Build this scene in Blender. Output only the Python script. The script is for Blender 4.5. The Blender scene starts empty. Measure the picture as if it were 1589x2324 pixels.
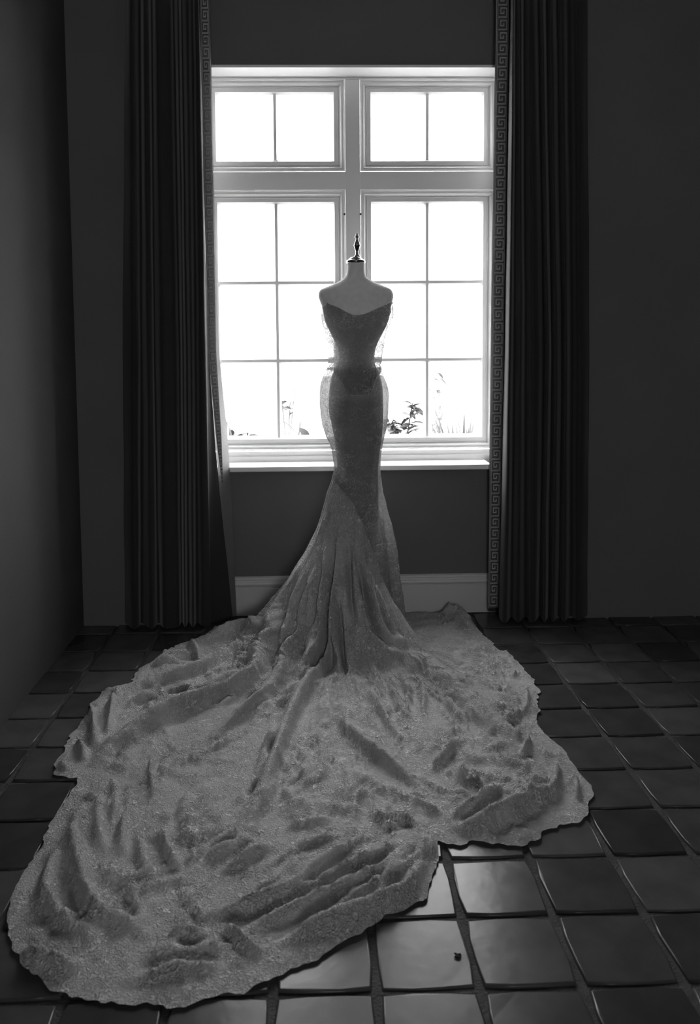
import bpy, bmesh, math, random
import numpy as np
from mathutils import Matrix, Vector

random.seed(7)
rng = np.random.default_rng(7)
S = bpy.context.scene
COL = S.collection

# ------------------------------------------------------------------ camera
W, HH = 1589, 2324
F, CX, CY = 1865.98, 761.93, 921.01          # focal length and principal point in pixels (shift lens)
PITCH, YAW, ROLL = 0.0769283, 0.024143, -0.0078169
EYE = Vector((0, 0, 1.3))
_c, _s = math.cos, math.sin
FWD = Vector((_s(YAW) * _c(PITCH), _c(YAW) * _c(PITCH), -_s(PITCH)))
_r = Vector((_c(YAW), -_s(YAW), 0))
_u = _r.cross(FWD)
RIGHT = _r * _c(ROLL) + _u * _s(ROLL)
UP = _u * _c(ROLL) - _r * _s(ROLL)
cam = bpy.data.objects.new('camera', bpy.data.cameras.new('camera'))
COL.objects.link(cam)
m = Matrix((RIGHT, UP, -FWD)).transposed().to_4x4()
m.translation = EYE
cam.matrix_world = m
cam.data.sensor_fit = 'HORIZONTAL'
cam.data.sensor_width = 24.0
cam.data.lens = F * 24.0 / W
cam.data.shift_x = (W / 2 - CX) / W
cam.data.shift_y = (CY - HH / 2) / W
cam.data.clip_start = 0.05
cam.data.clip_end = 200
cam.data.dof.use_dof = True
cam.data.dof.focus_distance = 3.3
cam.data.dof.aperture_fstop = 5.0
S.camera = cam

# ------------------------------------------------------------------ sky, exposure
wd = bpy.data.worlds.new('overcast_sky')
S.world = wd
wd.use_nodes = True
bg = wd.node_tree.nodes['Background']
bg.inputs['Color'].default_value = (1, 1, 1, 1)
bg.inputs['Strength'].default_value = 17.5
S.view_settings.view_transform = 'Standard'
S.view_settings.look = 'None'
S.view_settings.exposure = 0.0
S.view_settings.gamma = 1.0
S.view_settings.use_curve_mapping = False
S.cycles.use_denoising = True
S.cycles.max_bounces = 10
S.cycles.diffuse_bounces = 6
S.cycles.transparent_max_bounces = 24
S.cycles.caustics_reflective = False
S.cycles.caustics_refractive = False


def at(px, py, Y):
    """point on the plane y = Y seen at a pixel of the photograph"""
    d = FWD + RIGHT * ((px - CX) / F) - UP * ((py - CY) / F)
    t = Y / d.y
    return Vector((d.x * t, Y, EYE.z + d.z * t))


def floor_at(px, py, z=0.0):
    d = FWD + RIGHT * ((px - CX) / F) - UP * ((py - CY) / F)
    t = (EYE.z - z) / -d.z
    return Vector((d.x * t, d.y * t, z))


# ------------------------------------------------------------------ materials
def mat(name, col, rough=0.6, spec=0.4, bump=0, bscale=60, var=0.0, vscale=4, sheen=0.0, metal=0.0, rnd=0.0):
    M = bpy.data.materials.new(name)
    M.use_nodes = True
    N = M.node_tree.nodes
    L = M.node_tree.links
    b = N['Principled BSDF']
    b.inputs['Roughness'].default_value = rough
    b.inputs['Specular IOR Level'].default_value = spec
    b.inputs['Metallic'].default_value = metal
    b.inputs['Sheen Weight'].default_value = sheen
    b.inputs['Base Color'].default_value = (col, col, col, 1)
    tc = N.new('ShaderNodeTexCoord')
    if var or rnd:
        n = N.new('ShaderNodeTexNoise')
        n.inputs['Scale'].default_value = vscale
        n.inputs['Detail'].default_value = 6
        L.new(tc.outputs['Object'], n.inputs['Vector'])
        mr = N.new('ShaderNodeMapRange')
        mr.inputs['From Min'].default_value = 0.3
        mr.inputs['From Max'].default_value = 0.7
        mr.inputs['To Min'].default_value = col * (1 - var)
        mr.inputs['To Max'].default_value = col * (1 + var)
        L.new(n.outputs['Fac'], mr.inputs['Value'])
        out = mr.outputs['Result']
        if rnd:
            oi = N.new('ShaderNodeObjectInfo')
            m2 = N.new('ShaderNodeMapRange')
            m2.inputs['To Min'].default_value = 1 - rnd
            m2.inputs['To Max'].default_value = 1 + rnd
            L.new(oi.outputs['Random'], m2.inputs['Value'])
            mu = N.new('ShaderNodeMath')
            mu.operation = 'MULTIPLY'
            L.new(out, mu.inputs[0])
            L.new(m2.outputs['Result'], mu.inputs[1])
            out = mu.outputs[0]
        cb = N.new('ShaderNodeCombineColor')
        for i in range(3):
            L.new(out, cb.inputs[i])
        L.new(cb.outputs[0], b.inputs['Base Color'])
    if bump:
        n2 = N.new('ShaderNodeTexNoise')
        n2.inputs['Scale'].default_value = bscale
        n2.inputs['Detail'].default_value = 5
        L.new(tc.outputs['Object'], n2.inputs['Vector'])
        bp = N.new('ShaderNodeBump')
        bp.inputs['Strength'].default_value = bump
        bp.inputs['Distance'].default_value = 0.01
        L.new(n2.outputs['Fac'], bp.inputs['Height'])
        L.new(bp.outputs['Normal'], b.inputs['Normal'])
    return M


def lace(name, net, thread, scale, holes, transl, bump):
    """corded lace: wandering raised threads on a fine net, some of the net open"""
    M = bpy.data.materials.new(name)
    M.use_nodes = True
    N = M.node_tree.nodes
    L = M.node_tree.links
    N.remove(N['Principled BSDF'])
    tc = N.new('ShaderNodeTexCoord')

    def line(sc, width, dist):
        n = N.new('ShaderNodeTexNoise')
        n.inputs['Scale'].default_value = sc
        n.inputs['Detail'].default_value = 1.5
        n.inputs['Distortion'].default_value = dist
        L.new(tc.outputs['Object'], n.inputs['Vector'])
        a = N.new('ShaderNodeMath'); a.operation = 'SUBTRACT'; a.inputs[1].default_value = 0.5
        L.new(n.outputs['Fac'], a.inputs[0])
        b = N.new('ShaderNodeMath'); b.operation = 'ABSOLUTE'
        L.new(a.outputs[0], b.inputs[0])
        r = N.new('ShaderNodeMapRange')
        r.interpolation_type = 'SMOOTHSTEP'
        r.inputs['From Min'].default_value = 0.0
        r.inputs['From Max'].default_value = width
        r.inputs['To Min'].default_value = 1.0
        r.inputs['To Max'].default_value = 0.0
        L.new(b.outputs[0], r.inputs['Value'])
        return r.outputs['Result']
    l1 = line(scale, 0.05, 1.2)
    l2 = line(scale * 2.3, 0.07, 0.8)
    mx = N.new('ShaderNodeMath'); mx.operation = 'MAXIMUM'
    L.new(l1, mx.inputs[0])
    sc = N.new('ShaderNodeMath'); sc.operation = 'MULTIPLY'; sc.inputs[1].default_value = 0.7
    L.new(l2, sc.inputs[0]); L.new(sc.outputs[0], mx.inputs[1])
    # motif mask: larger flowers where the cord is dense
    mk = N.new('ShaderNodeTexNoise')
    mk.inputs['Scale'].default_value = scale * 0.28
    mk.inputs['Detail'].default_value = 2
    L.new(tc.outputs['Object'], mk.inputs['Vector'])
    mr = N.new('ShaderNodeMapRange')
    mr.inputs['From Min'].default_value = 0.40
    mr.inputs['From Max'].default_value = 0.56
    mr.inputs['To Min'].default_value = 0.25
    L.new(mk.outputs['Fac'], mr.inputs['Value'])
    fac = N.new('ShaderNodeMath'); fac.operation = 'MULTIPLY'
    L.new(mx.outputs[0], fac.inputs[0]); L.new(mr.outputs['Result'], fac.inputs[1])
    rm = N.new('ShaderNodeMapRange')
    rm.inputs['To Min'].default_value = net
    rm.inputs['To Max'].default_value = thread
    L.new(fac.outputs[0], rm.inputs['Value'])
    cb = N.new('ShaderNodeCombineColor')
    for i in range(3):
        L.new(rm.outputs['Result'], cb.inputs[i])
    hs = N.new('ShaderNodeMath'); hs.operation = 'ADD'
    L.new(fac.outputs[0], hs.inputs[0])
    fz = N.new('ShaderNodeTexNoise'); fz.inputs['Scale'].default_value = scale * 5; fz.inputs['Detail'].default_value = 3
    L.new(tc.outputs['Object'], fz.inputs['Vector'])
    L.new(fz.outputs['Fac'], hs.inputs[1])
    bp = N.new('ShaderNodeBump')
    bp.inputs['Strength'].default_value = bump
    bp.inputs['Distance'].default_value = 0.006
    L.new(hs.outputs[0], bp.inputs['Height'])
    d = N.new('ShaderNodeBsdfDiffuse')
    t = N.new('ShaderNodeBsdfTranslucent')
    for q in (d, t):
        L.new(cb.outputs[0], q.inputs['Color'])
        L.new(bp.outputs['Normal'], q.inputs['Normal'])
    ms = N.new('ShaderNodeMixShader'); ms.inputs['Fac'].default_value = transl
    L.new(d.outputs[0], ms.inputs[1]); L.new(t.outputs[0], ms.inputs[2])
    last = ms.outputs[0]
    if holes:
        tr = N.new('ShaderNodeBsdfTransparent')
        hf = N.new('ShaderNodeMapRange')
        hf.inputs['To Min'].default_value = holes
        hf.inputs['To Max'].default_value = 0.0
        L.new(fac.outputs[0], hf.inputs['Value'])
        m2 = N.new('ShaderNodeMixShader')
        L.new(hf.outputs['Result'], m2.inputs['Fac'])
        L.new(last, m2.inputs[1]); L.new(tr.outputs[0], m2.inputs[2])
        last = m2.outputs[0]
    L.new(last, N['Material Output'].inputs['Surface'])
    return M


def cloth(name, col, transl, sheen_col=0.0):
    M = bpy.data.materials.new(name)
    M.use_nodes = True
    N = M.node_tree.nodes
    L = M.node_tree.links
    b = N['Principled BSDF']
    b.inputs['Roughness'].default_value = 0.85
    b.inputs['Specular IOR Level'].default_value = 0.15
    b.inputs['Sheen Weight'].default_value = sheen_col
    b.inputs['Sheen Roughness'].default_value = 0.4
    tc = N.new('ShaderNodeTexCoord')
    mp = N.new('ShaderNodeMapping')
    mp.inputs['Scale'].default_value = (1, 1, 6)
    L.new(tc.outputs['Object'], mp.inputs['Vector'])
    n = N.new('ShaderNodeTexNoise'); n.inputs['Scale'].default_value = 90; n.inputs['Detail'].default_value = 3
    L.new(mp.outputs[0], n.inputs['Vector'])
    mr = N.new('ShaderNodeMapRange')
    mr.inputs['To Min'].default_value = col * 0.8
    mr.inputs['To Max'].default_value = col * 1.2
    L.new(n.outputs['Fac'], mr.inputs['Value'])
    cb = N.new('ShaderNodeCombineColor')
    for i in range(3):
        L.new(mr.outputs['Result'], cb.inputs[i])
    L.new(cb.outputs[0], b.inputs['Base Color'])
    if transl:
        t = N.new('ShaderNodeBsdfTranslucent')
        L.new(cb.outputs[0], t.inputs['Color'])
        ms = N.new('ShaderNodeMixShader'); ms.inputs['Fac'].default_value = transl
        L.new(b.outputs[0], ms.inputs[1]); L.new(t.outputs[0], ms.inputs[2])
        L.new(ms.outputs[0], N['Material Output'].inputs['Surface'])
    return M


def glass_mat():
    M = bpy.data.materials.new('clear_glass')
    M.use_nodes = True
    N = M.node_tree.nodes
    L = M.node_tree.links
    N.remove(N['Principled BSDF'])
    t = N.new('ShaderNodeBsdfTransparent'); t.inputs['Color'].default_value = (.95, .95, .95, 1)
    g = N.new('ShaderNodeBsdfGlossy'); g.inputs['Roughness'].default_value = 0.02
    fr = N.new('ShaderNodeFresnel'); fr.inputs['IOR'].default_value = 1.45
    ms = N.new('ShaderNodeMixShader')
    gm = N.new('ShaderNodeNewGeometry')
    iv = N.new('ShaderNodeMath'); iv.operation = 'SUBTRACT'; iv.inputs[0].default_value = 1.0
    L.new(gm.outputs['Backfacing'], iv.inputs[1])
    mm = N.new('ShaderNodeMath'); mm.operation = 'MULTIPLY'
    L.new(fr.outputs[0], mm.inputs[0]); L.new(iv.outputs[0], mm.inputs[1])
    L.new(mm.outputs[0], ms.inputs['Fac'])
    L.new(t.outputs[0], ms.inputs[1]); L.new(g.outputs[0], ms.inputs[2])
    L.new(ms.outputs[0], N['Material Output'].inputs['Surface'])
    return M


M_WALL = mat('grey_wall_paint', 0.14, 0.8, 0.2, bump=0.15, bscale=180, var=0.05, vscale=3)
M_WALL_SHADED = mat('shaded_grey_wall_paint', 0.075, 0.8, 0.2, bump=0.15, bscale=180, var=0.05, vscale=3)  # wall grey darkened for the left wall, its shade put into the colour
M_CEIL = mat('white_ceiling_paint', 0.75, 0.8, 0.2, bump=0.1, bscale=150)
M_WHITE = mat('white_gloss_paint', 0.82, 0.35, 0.5, bump=0.05, bscale=120)
M_SKIRT = mat('grey_skirting_paint', 0.55, 0.4, 0.5, bump=0.05, bscale=120)
M_GROUT = mat('dark_grout', 0.055, 0.8, 0.3, bump=0.6, bscale=160, var=0.35, vscale=30)
M_TILE = mat('terracotta_tile', 0.060, 0.23, 0.17, bump=0.07, bscale=18, var=0.22, vscale=9, rnd=0.4)
M_CURT = cloth('dark_velvet', 0.032, 0.0, 0.25)
M_BAND = cloth('trim_braid', 0.11, 0.15)
M_KEY = cloth('embroidery_thread', 0.62, 0.2)
M_LINING = cloth('pale_lining', 0.34, 0.6)
M_GLASS = glass_mat()
M_BLACK = mat('black_metal', 0.01, 0.4, 0.5)
M_FORM = mat('linen_form_cover', 0.82, 0.85, 0.2, bump=0.25, bscale=300, var=0.06, vscale=40)
M_CHROME = mat('polished_metal', 0.30, 0.16, 0.5, metal=1.0, bump=0.02)
M_LACE = lace('corded_lace', 0.58, 0.97, 40, 0.0, 0.16, 1.0)
M_LACE_SHEER = lace('sheer_corded_lace', 0.40, 0.85, 46, 0.30, 0.45, 0.8)
M_UNDER = mat('satin_lining', 0.40, 0.6, 0.3, var=0.05)
M_BEAD = mat('pearl_bead', 0.85, 0.25, 0.6)
M_LEAF = mat('garden_leaf', 0.12, 0.5, 0.4, var=0.3, vscale=12)
M_STEM = mat('garden_stem', 0.16, 0.7, 0.3, var=0.2, vscale=12)
M_GROUND = mat('pale_gravel', 0.28, 0.9, 0.2, bump=0.4, bscale=40, var=0.15, vscale=10)
M_DEBRIS = mat('dry_leaf_scrap', 0.012, 0.8, 0.2)


# ------------------------------------------------------------------ helpers
def link(name, me, M, parent=None, kind=None, smooth=False):
    o = bpy.data.objects.new(name, me)
    COL.objects.link(o)
    if M is not None and not me.materials:
        me.materials.append(M)
    if parent is not None:
        o.parent = parent
    if kind:
        o['kind'] = kind
    if smooth:
        me.polygons.foreach_set('use_smooth', [True] * len(me.polygons))
    return o


def mesh(name, v, f):
    me = bpy.data.meshes.new(name)
    me.from_pydata([tuple(p) for p in v], [], f)
    me.update()
    return me


def thing(name, label, cat, loc=(0, 0, 0), group=None):
    o = bpy.data.objects.new(name, None)
    COL.objects.link(o)
    o.location = loc
    o['label'] = label
    o['category'] = cat
    if group:
        o['group'] = group
    return o


def box_vf(x0, x1, y0, y1, z0, z1):
    v = [(x0, y0, z0), (x1, y0, z0), (x1, y1, z0), (x0, y1, z0), (x0, y0, z1), (x1, y0, z1), (x1, y1, z1), (x0, y1, z1)]
    f = [(0, 3, 2, 1), (4, 5, 6, 7), (0, 1, 5, 4), (1, 2, 6, 5), (2, 3, 7, 6), (3, 0, 4, 7)]
    return v, f


def boxes(name, lst, M, parent=None, kind=None, bevel=0.0):
    V, Fc = [], []
    for b in lst:
        v, f = box_vf(*b)
        k = len(V)
        V += v
        Fc += [tuple(i + k for i in q) for q in f]
    me = mesh(name, V, Fc)
    if bevel:
        bm = bmesh.new(); bm.from_mesh(me)
        bmesh.ops.bevel(bm, geom=bm.edges[:], offset=bevel, segments=2, affect='EDGES', profile=0.6)
        bm.to_mesh(me); bm.free()
    return link(name, me, M, parent, kind)


def grid_mesh(name, P, wrap=False):
    """P[rows, cols, 3] -> quad mesh"""
    r, c = P.shape[:2]
    idx = np.arange(r * c).reshape(r, c)
    if wrap:
        nx = np.roll(idx, -1, axis=1)
        a, b, cc, d = idx[:-1], nx[:-1], nx[1:], idx[1:]
    else:
        a, b, cc, d = idx[:-1, :-1], idx[:-1, 1:], idx[1:, 1:], idx[1:, :-1]
    q = np.stack([a, b, cc, d], -1).reshape(-1, 4)
    me = bpy.data.meshes.new(name)
    me.vertices.add(r * c)
    me.vertices.foreach_set('co', P.reshape(-1).astype(np.float32))
    me.loops.add(q.size)
    me.loops.foreach_set('vertex_index', q.reshape(-1).astype(np.int32))
    me.polygons.add(len(q))
    me.polygons.foreach_set('loop_start', np.arange(0, q.size, 4, dtype=np.int32))
    me.polygons.foreach_set('use_smooth', np.ones(len(q), dtype=bool))
    me.update(calc_edges=True)
    me.validate()
    return me


def lathe(name, prof, n, M, parent, cx=0, cy=0, cap=True):
    a = np.linspace(0, 2 * np.pi, n, endpoint=False)
    P = np.zeros((len(prof), n, 3))
    for i, (r, z) in enumerate(prof):
        P[i, :, 0] = cx + r * np.cos(a)
        P[i, :, 1] = cy + r * np.sin(a)
        P[i, :, 2] = z
    me = grid_mesh(name, P, True)
    if cap:
        bm = bmesh.new(); bm.from_mesh(me)
        bmesh.ops.holes_fill(bm, edges=bm.edges[:], sides=0)
        bmesh.ops.recalc_face_normals(bm, faces=bm.faces[:])
        bm.to_mesh(me); bm.free()
    return link(name, me, M, parent)


def vnoise(x, y, seed=0):
    xi, yi = np.floor(x).astype(np.int64), np.floor(y).astype(np.int64)
    fx, fy = x - xi, y - yi
    fx, fy = fx * fx * fx * (fx * (fx * 6 - 15) + 10), fy * fy * fy * (fy * (fy * 6 - 15) + 10)

    def h(a, b):
        n = (a * 374761393 + b * 668265263 + seed * 974634 + 1013) & 0x7fffffff
        n = ((n ^ (n >> 13)) * 1274126177) & 0x7fffffff
        return ((n ^ (n >> 16)) & 0xffff) / 32767.5 - 1
    return (h(xi, yi) * (1 - fx) + h(xi + 1, yi) * fx) * (1 - fy) + (h(xi, yi + 1) * (1 - fx) + h(xi + 1, yi + 1) * fx) * fy


def smooth_interp(xq, xs, ys):
    """monotone-ish cubic (Catmull) interpolation"""
    xs, ys = np.asarray(xs, float), np.asarray(ys, float)
    mm = np.gradient(ys, xs)
    i = np.clip(np.searchsorted(xs, xq) - 1, 0, len(xs) - 2)
    h = xs[i + 1] - xs[i]
    t = np.clip((xq - xs[i]) / h, 0, 1)
    t2, t3 = t * t, t * t * t
    return (2 * t3 - 3 * t2 + 1) * ys[i] + (t3 - 2 * t2 + t) * h * mm[i] + (-2 * t3 + 3 * t2) * ys[i + 1] + (t3 - t2) * h * mm[i + 1]


# ------------------------------------------------------------------ room shell
YW = 3.868          # wall under the window (back of the alcove)
YFL = 3.75          # flanking wall faces
YF = 4.00           # window frame face
XL = -1.085         # left wall
XR = 3.2
YB = -4.4
ZC = 3.08
YOUT = 4.14
OX0, OX1 = -0.517, 0.872            # window opening
OZ0, OZ1 = 0.735, 2.553
AX0, AX1 = -0.66, 1.07              # alcove sides

boxes('floor', [(-2.6, XR + .1, YB - .1, YOUT, -0.12, -0.006)], M_GROUT, kind='structure')
FLOOR = bpy.data.objects['floor']
boxes('ceiling', [(-2.6, XR + .1, YB - .1, YOUT, ZC, ZC + .1)], M_CEIL, kind='structure')
boxes('wall_back', [
    (XL - .1, AX0, YFL, YOUT, -0.01, ZC), (AX1, XR, YFL, YOUT, -0.01, ZC),
    (AX0, OX0 - .012, YW, YOUT, -0.01, ZC), (OX1 + .012, AX1, YW, YOUT, -0.01, ZC),
    (OX0 - .012, OX1 + .012, YW, YOUT, -0.01, OZ0 - .03), (OX0 - .012, OX1 + .012, YW, YOUT, OZ1 + .012, ZC)], M_WALL, kind='structure')
YE = 2.72            # the left wall ends here at a doorway
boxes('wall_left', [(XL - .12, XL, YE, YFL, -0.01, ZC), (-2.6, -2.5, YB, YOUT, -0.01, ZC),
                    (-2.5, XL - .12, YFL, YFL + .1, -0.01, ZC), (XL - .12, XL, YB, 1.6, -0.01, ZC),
                    (XL - .12, XL, 1.6, YE, 2.15, ZC)], M_WALL_SHADED, kind='structure')
boxes('wall_right', [(XR, XR + .1, YB, YOUT, -0.01, ZC)], M_WALL, kind='structure')
# wall behind the camera, with an unseen window added for fill light
RX0, RX1, RZ0, RZ1 = -.2, 1.15, 1.15, 2.3
boxes('wall_front', [(-2.6, RX0, YB - .1, YB, -0.01, ZC), (RX1, XR + .1, YB - .1, YB, -0.01, ZC),
                     (RX0, RX1, YB - .1, YB, -0.01, RZ0), (RX0, RX1, YB - .1, YB, RZ1, ZC)], M_WALL, kind='structure')
rw = boxes('window_added_fill', [(RX0, RX0 + .06, YB - .08, YB - .02, RZ0, RZ1), (RX1 - .06, RX1, YB - .08, YB - .02, RZ0, RZ1), (RX0 + .06, RX1 - .06, YB - .08, YB - .02, RZ0, RZ0 + .06),
                        (RX0 + .06, RX1 - .06, YB - .08, YB - .02, RZ1 - .06, RZ1), ((RX0 + RX1) / 2 - .03, (RX0 + RX1) / 2 + .03, YB - .08, YB - .02, RZ0 + .06, RZ1 - .06)], M_WHITE, kind='structure')
for a, b in ((RX0 + .06, (RX0 + RX1) / 2 - .03), ((RX0 + RX1) / 2 + .03, RX1 - .06)):
    boxes('pane', [(a, b, YB - .052, YB - .048, RZ0 + .06, RZ1 - .06)], M_GLASS, rw)

# skirting under the window: a plinth with two beads on top
prof = [(0, 0), (-.016, 0), (-.016, .128), (-.012, .133), (-.012, .140), (-.019, .146), (-.021, .153), (-.019, .160),
        (-.013, .164), (-.012, .170), (-.014, .175), (-.013, .182), (-.006, .187), (0, .188)]
P = np.array([[(x, YW + d, z) for d, z in prof] for x in (AX0, AX1)])
sk = link('baseboard_back', grid_mesh('baseboard_back', P), M_SKIRT, kind='structure')
for p in sk.data.polygons:
    p.use_smooth = False

# curtain rail on the ceiling
boxes('trim_1', [(-1.0, 1.45, 3.64, 3.74, ZC - .07, ZC)], M_SKIRT, kind='structure')

# ------------------------------------------------------------------ window
win = bpy.data.objects.new('window_1', None)
COL.objects.link(win)
win['kind'] = 'structure'
win['label'] = 'white painted window of two top lights over two tall six-pane sashes'


def ring(name, x0, x1, z0, z1, prof, M, parent):
    """mitred moulding round a rectangle; prof = (inset, depth) from the outer edge inwards"""
    P = []
    for o, d in prof:
        P.append([(x0 + o, YF + d, z0 + o), (x1 - o, YF + d, z0 + o), (x1 - o, YF + d, z1 - o), (x0 + o, YF + d, z1 - o)])
    me = grid_mesh(name, np.array(P), True)
    for p in me.polygons:
        p.use_smooth = False
    return link(name, me, M, parent)


topz = at(800, 180, YF).z
mx0, mx1 = at(784, 440, YF).x, at(818, 440, YF).x
tz0, tz1 = at(800, 431, YF).z, at(800, 389, YF).z
bz = at(800, 1020, YF).z
# mullion, transom, head and jamb liners, sill
boxes('mullion', [(mx0, mx1, YF, YOUT - .01, OZ0, topz - .0005)], M_WHITE, win, bevel=.002)
boxes('transom', [(OX0 - .01, mx0, YF, YOUT - .01, tz0, tz1), (mx1, OX1 + .01, YF, YOUT - .01, tz0, tz1)], M_WHITE, win, bevel=.002)
boxes('jamb_lining', [(OX0 - .012, OX0 + .0, YW - .004, YOUT, OZ0, OZ1), (OX1, OX1 + .012, YW - .004, YOUT, OZ0, OZ1),
                      (OX0 - .012, OX1 + .012, YW - .004, YOUT, OZ1 - .0, OZ1 + .012)], M_WHITE, win)
sz = at(800, 1057, 3.83).z
boxes('window_sill', [(OX0 - .06, OX1 - .045, 3.825, YF + .05, sz - .024, sz)], M_WHITE, win, bevel=.005)
# outer sill so daylight does not leak under the frame
boxes('bottom_rail', [(OX0, OX1, YF + .004, YOUT - .01, sz - .02, bz - .006), (OX0, OX1, YF - .008, YOUT - .01, sz - .02, sz + .026)], M_WHITE, win, bevel=.002)
boxes('head_rail', [(OX0, OX1, YF, YOUT - .01, topz, OZ1)], M_WHITE, win, bevel=.002)

PROF = [(0, 0), (.001, -.004), (.004, -.005), (.006, 0), (.007, .006), (.015, .007), (.017, .004), (.021, .008), (.024, .018),
        (.028, .020), (.030, .026), (.031, .020), (.034, .019), (.035, .022), (.052, .022), (.054, .026), (.060, .040), (.061, .052), (.061, .11)]
INS = .060
GY = YF + .046


def sash(x0, x1, z0, z1, rows):
    s = ring('sash', x0, x1, z0, z1, PROF, M_WHITE, win)
    s['kind'] = 'structure'
    gx0, gx1, gz0, gz1 = x0 + INS, x1 - INS, z0 + INS, z1 - INS
    xm = (gx0 + gx1) / 2
    zs = [gz0 + (gz1 - gz0) * i / rows for i in range(rows + 1)]

    def bar(p0, p1, vertical):
        h = .0065; w = .014
        pr = [(-w, .046), (-w, .040), (-h, .024), (h, .024), (w, .040), (w, .046)]
        Q = []
        for e in (p0, p1):
            Q.append([((e[0] + a, YF + d, e[1]) if vertical else (e[0], YF + d, e[1] + a)) for a, d in pr])
        me = grid_mesh('glazing_bar', np.array(Q))
        for p in me.polygons:
            p.use_smooth = False
        link('glazing_bar', me, M_WHITE, s)
        # outer half of the bar
        x, z = e
        if vertical:
            b = (x - w, x + w, GY + .004, GY + .02, p0[1], p1[1])
        else:
            b = (p0[0] + (.008 if p0[0] > gx0 else 0), p1[0] - (.008 if p1[0] < gx1 else 0), GY + .0045, GY + .0195, z - w, z + w)
        boxes('outer_bar', [b], M_WHITE, s)
    bar((xm, gz0), (xm, gz1), True)
    for z in zs[1:-1]:
        bar((gx0, z), (xm - .0064, z), False)
        bar((xm + .0064, z), (gx1, z), False)
    for i in range(rows):
        for a, b in ((gx0, xm), (xm, gx1)):
            boxes('pane', [(a + .002, b - .002, GY, GY + .004, zs[i] + .002, zs[i + 1] - .002)], M_GLASS, s)
    return s


sash(OX0, mx0, tz1, topz, 1)
sash(mx1, OX1, tz1, topz, 1)
s3 = sash(OX0, mx0, bz, tz0, 3)
s4 = sash(mx1, OX1, bz, tz0, 3)
for px, s in ((782, s3), (818.5, s4)):
    p = at(px, 486, YF - .004)
    me = bpy.data.meshes.new('latch_pin')
    bm = bmesh.new()
    bmesh.ops.create_uvsphere(bm, u_segments=10, v_segments=8, radius=.0055)
    bm.to_mesh(me); bm.free()
    o = link('latch_pin', me, M_BLACK, s, smooth=True)
    o.location = p
    o['label'] = 'small black latch pin'
# guide daylight sampling through the four openings
for (x0, x1, z0, z1) in ((OX0, mx0, tz1, topz), (mx1, OX1, tz1, topz), (OX0, mx0, bz, tz0), (mx1, OX1, bz, tz0)):
    l = bpy.data.lights.new('daylight_portal', 'AREA')
    l.shape = 'RECTANGLE'; l.size = x1 - x0; l.size_y = z1 - z0
    l.cycles.is_portal = True
    o = bpy.data.objects.new('daylight_portal', l)
    COL.objects.link(o)
    o.location = ((x0 + x1) / 2, YOUT + .01, (z0 + z1) / 2)
    o.rotation_euler = (-math.pi / 2, 0, 0)
l = bpy.data.lights.new('daylight_portal', 'AREA')
l.shape = 'RECTANGLE'; l.size = RX1 - RX0; l.size_y = RZ1 - RZ0
l.cycles.is_portal = True
o = bpy.data.objects.new('daylight_portal', l)
COL.objects.link(o)
o.location = ((RX0 + RX1) / 2, YB - .11, (RZ0 + RZ1) / 2)
o.rotation_euler = (math.pi / 2, 0, 0)

# ------------------------------------------------------------------ floor tiles
TS, JT = 0.20826, 0.0125
TX0, TY0 = 0.94435, 3.6351


def tile_mesh(k):
    r = random.Random(100 + k)
    h = (TS - JT) / 2
    out = []
    n = 3
    for sx, sy, dx, dy in ((-1, -1, 1, 0), (1, -1, 0, 1), (1, 1, -1, 0), (-1, 1, 0, -1)):
        for i in range(n):
            t = i / n * 2
            j = r.uniform(-.0022, .0018)
            x, y = sx * h + dx * t * h, sy * h + dy * t * h
            if i == 0:
                x -= sx * .004; y -= sy * .004
            else:
                x += -dy * j; y += dx * j
            out.append((x, y))
    V, Fc = [], []
    for sc, z in ((1.0, -.012), (1.0, -.0035), (.985, -.0008), (.955, 0)):
        for x, y in out:
            V.append((x * sc, y * sc, z + r.uniform(-.0004, .0004)))
    m_ = len(out)
    for a in range(3):
        for i in range(m_):
            j = (i + 1) % m_
            Fc.append((a * m_ + i, a * m_ + j, (a + 1) * m_ + j, (a + 1) * m_ + i))
    Fc.append(tuple(range(3 * m_, 4 * m_)))
    me = mesh('tile', V, Fc)
    me.materials.append(M_TILE)
    for p in me.polygons[:-1]:
        p.use_smooth = True
    return me


TM = [tile_mesh(k) for k in range(6)]
rt = random.Random(5)
nt = 0
for j in range(-1, 13):
    y = TY0 - TS * (j - 0.5)
    if y + TS / 2 > YFL + .12:
        continue
    halfw = (y + .3) * 0.5
    for i in range(-14, 14):
        x = TX0 + TS * (i - 0.5)
        if x < -halfw - .15 or x > halfw + .25:
            continue
        if y > YE and x < XL + .02:
            continue
        if x < XL - .4:
            continue
        if nt >= 298:
            break
        o = bpy.data.objects.new('tile', TM[rt.randrange(6)])
        COL.objects.link(o)
        o.parent = FLOOR
        o.location = (x, y, rt.uniform(-.0010, .0006))
        o.rotation_euler = (rt.gauss(0, .006), rt.gauss(0, .008), rt.choice((0, 1, 2, 3)) * math.pi / 2 + rt.gauss(0, .006))
        nt += 1

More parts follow.
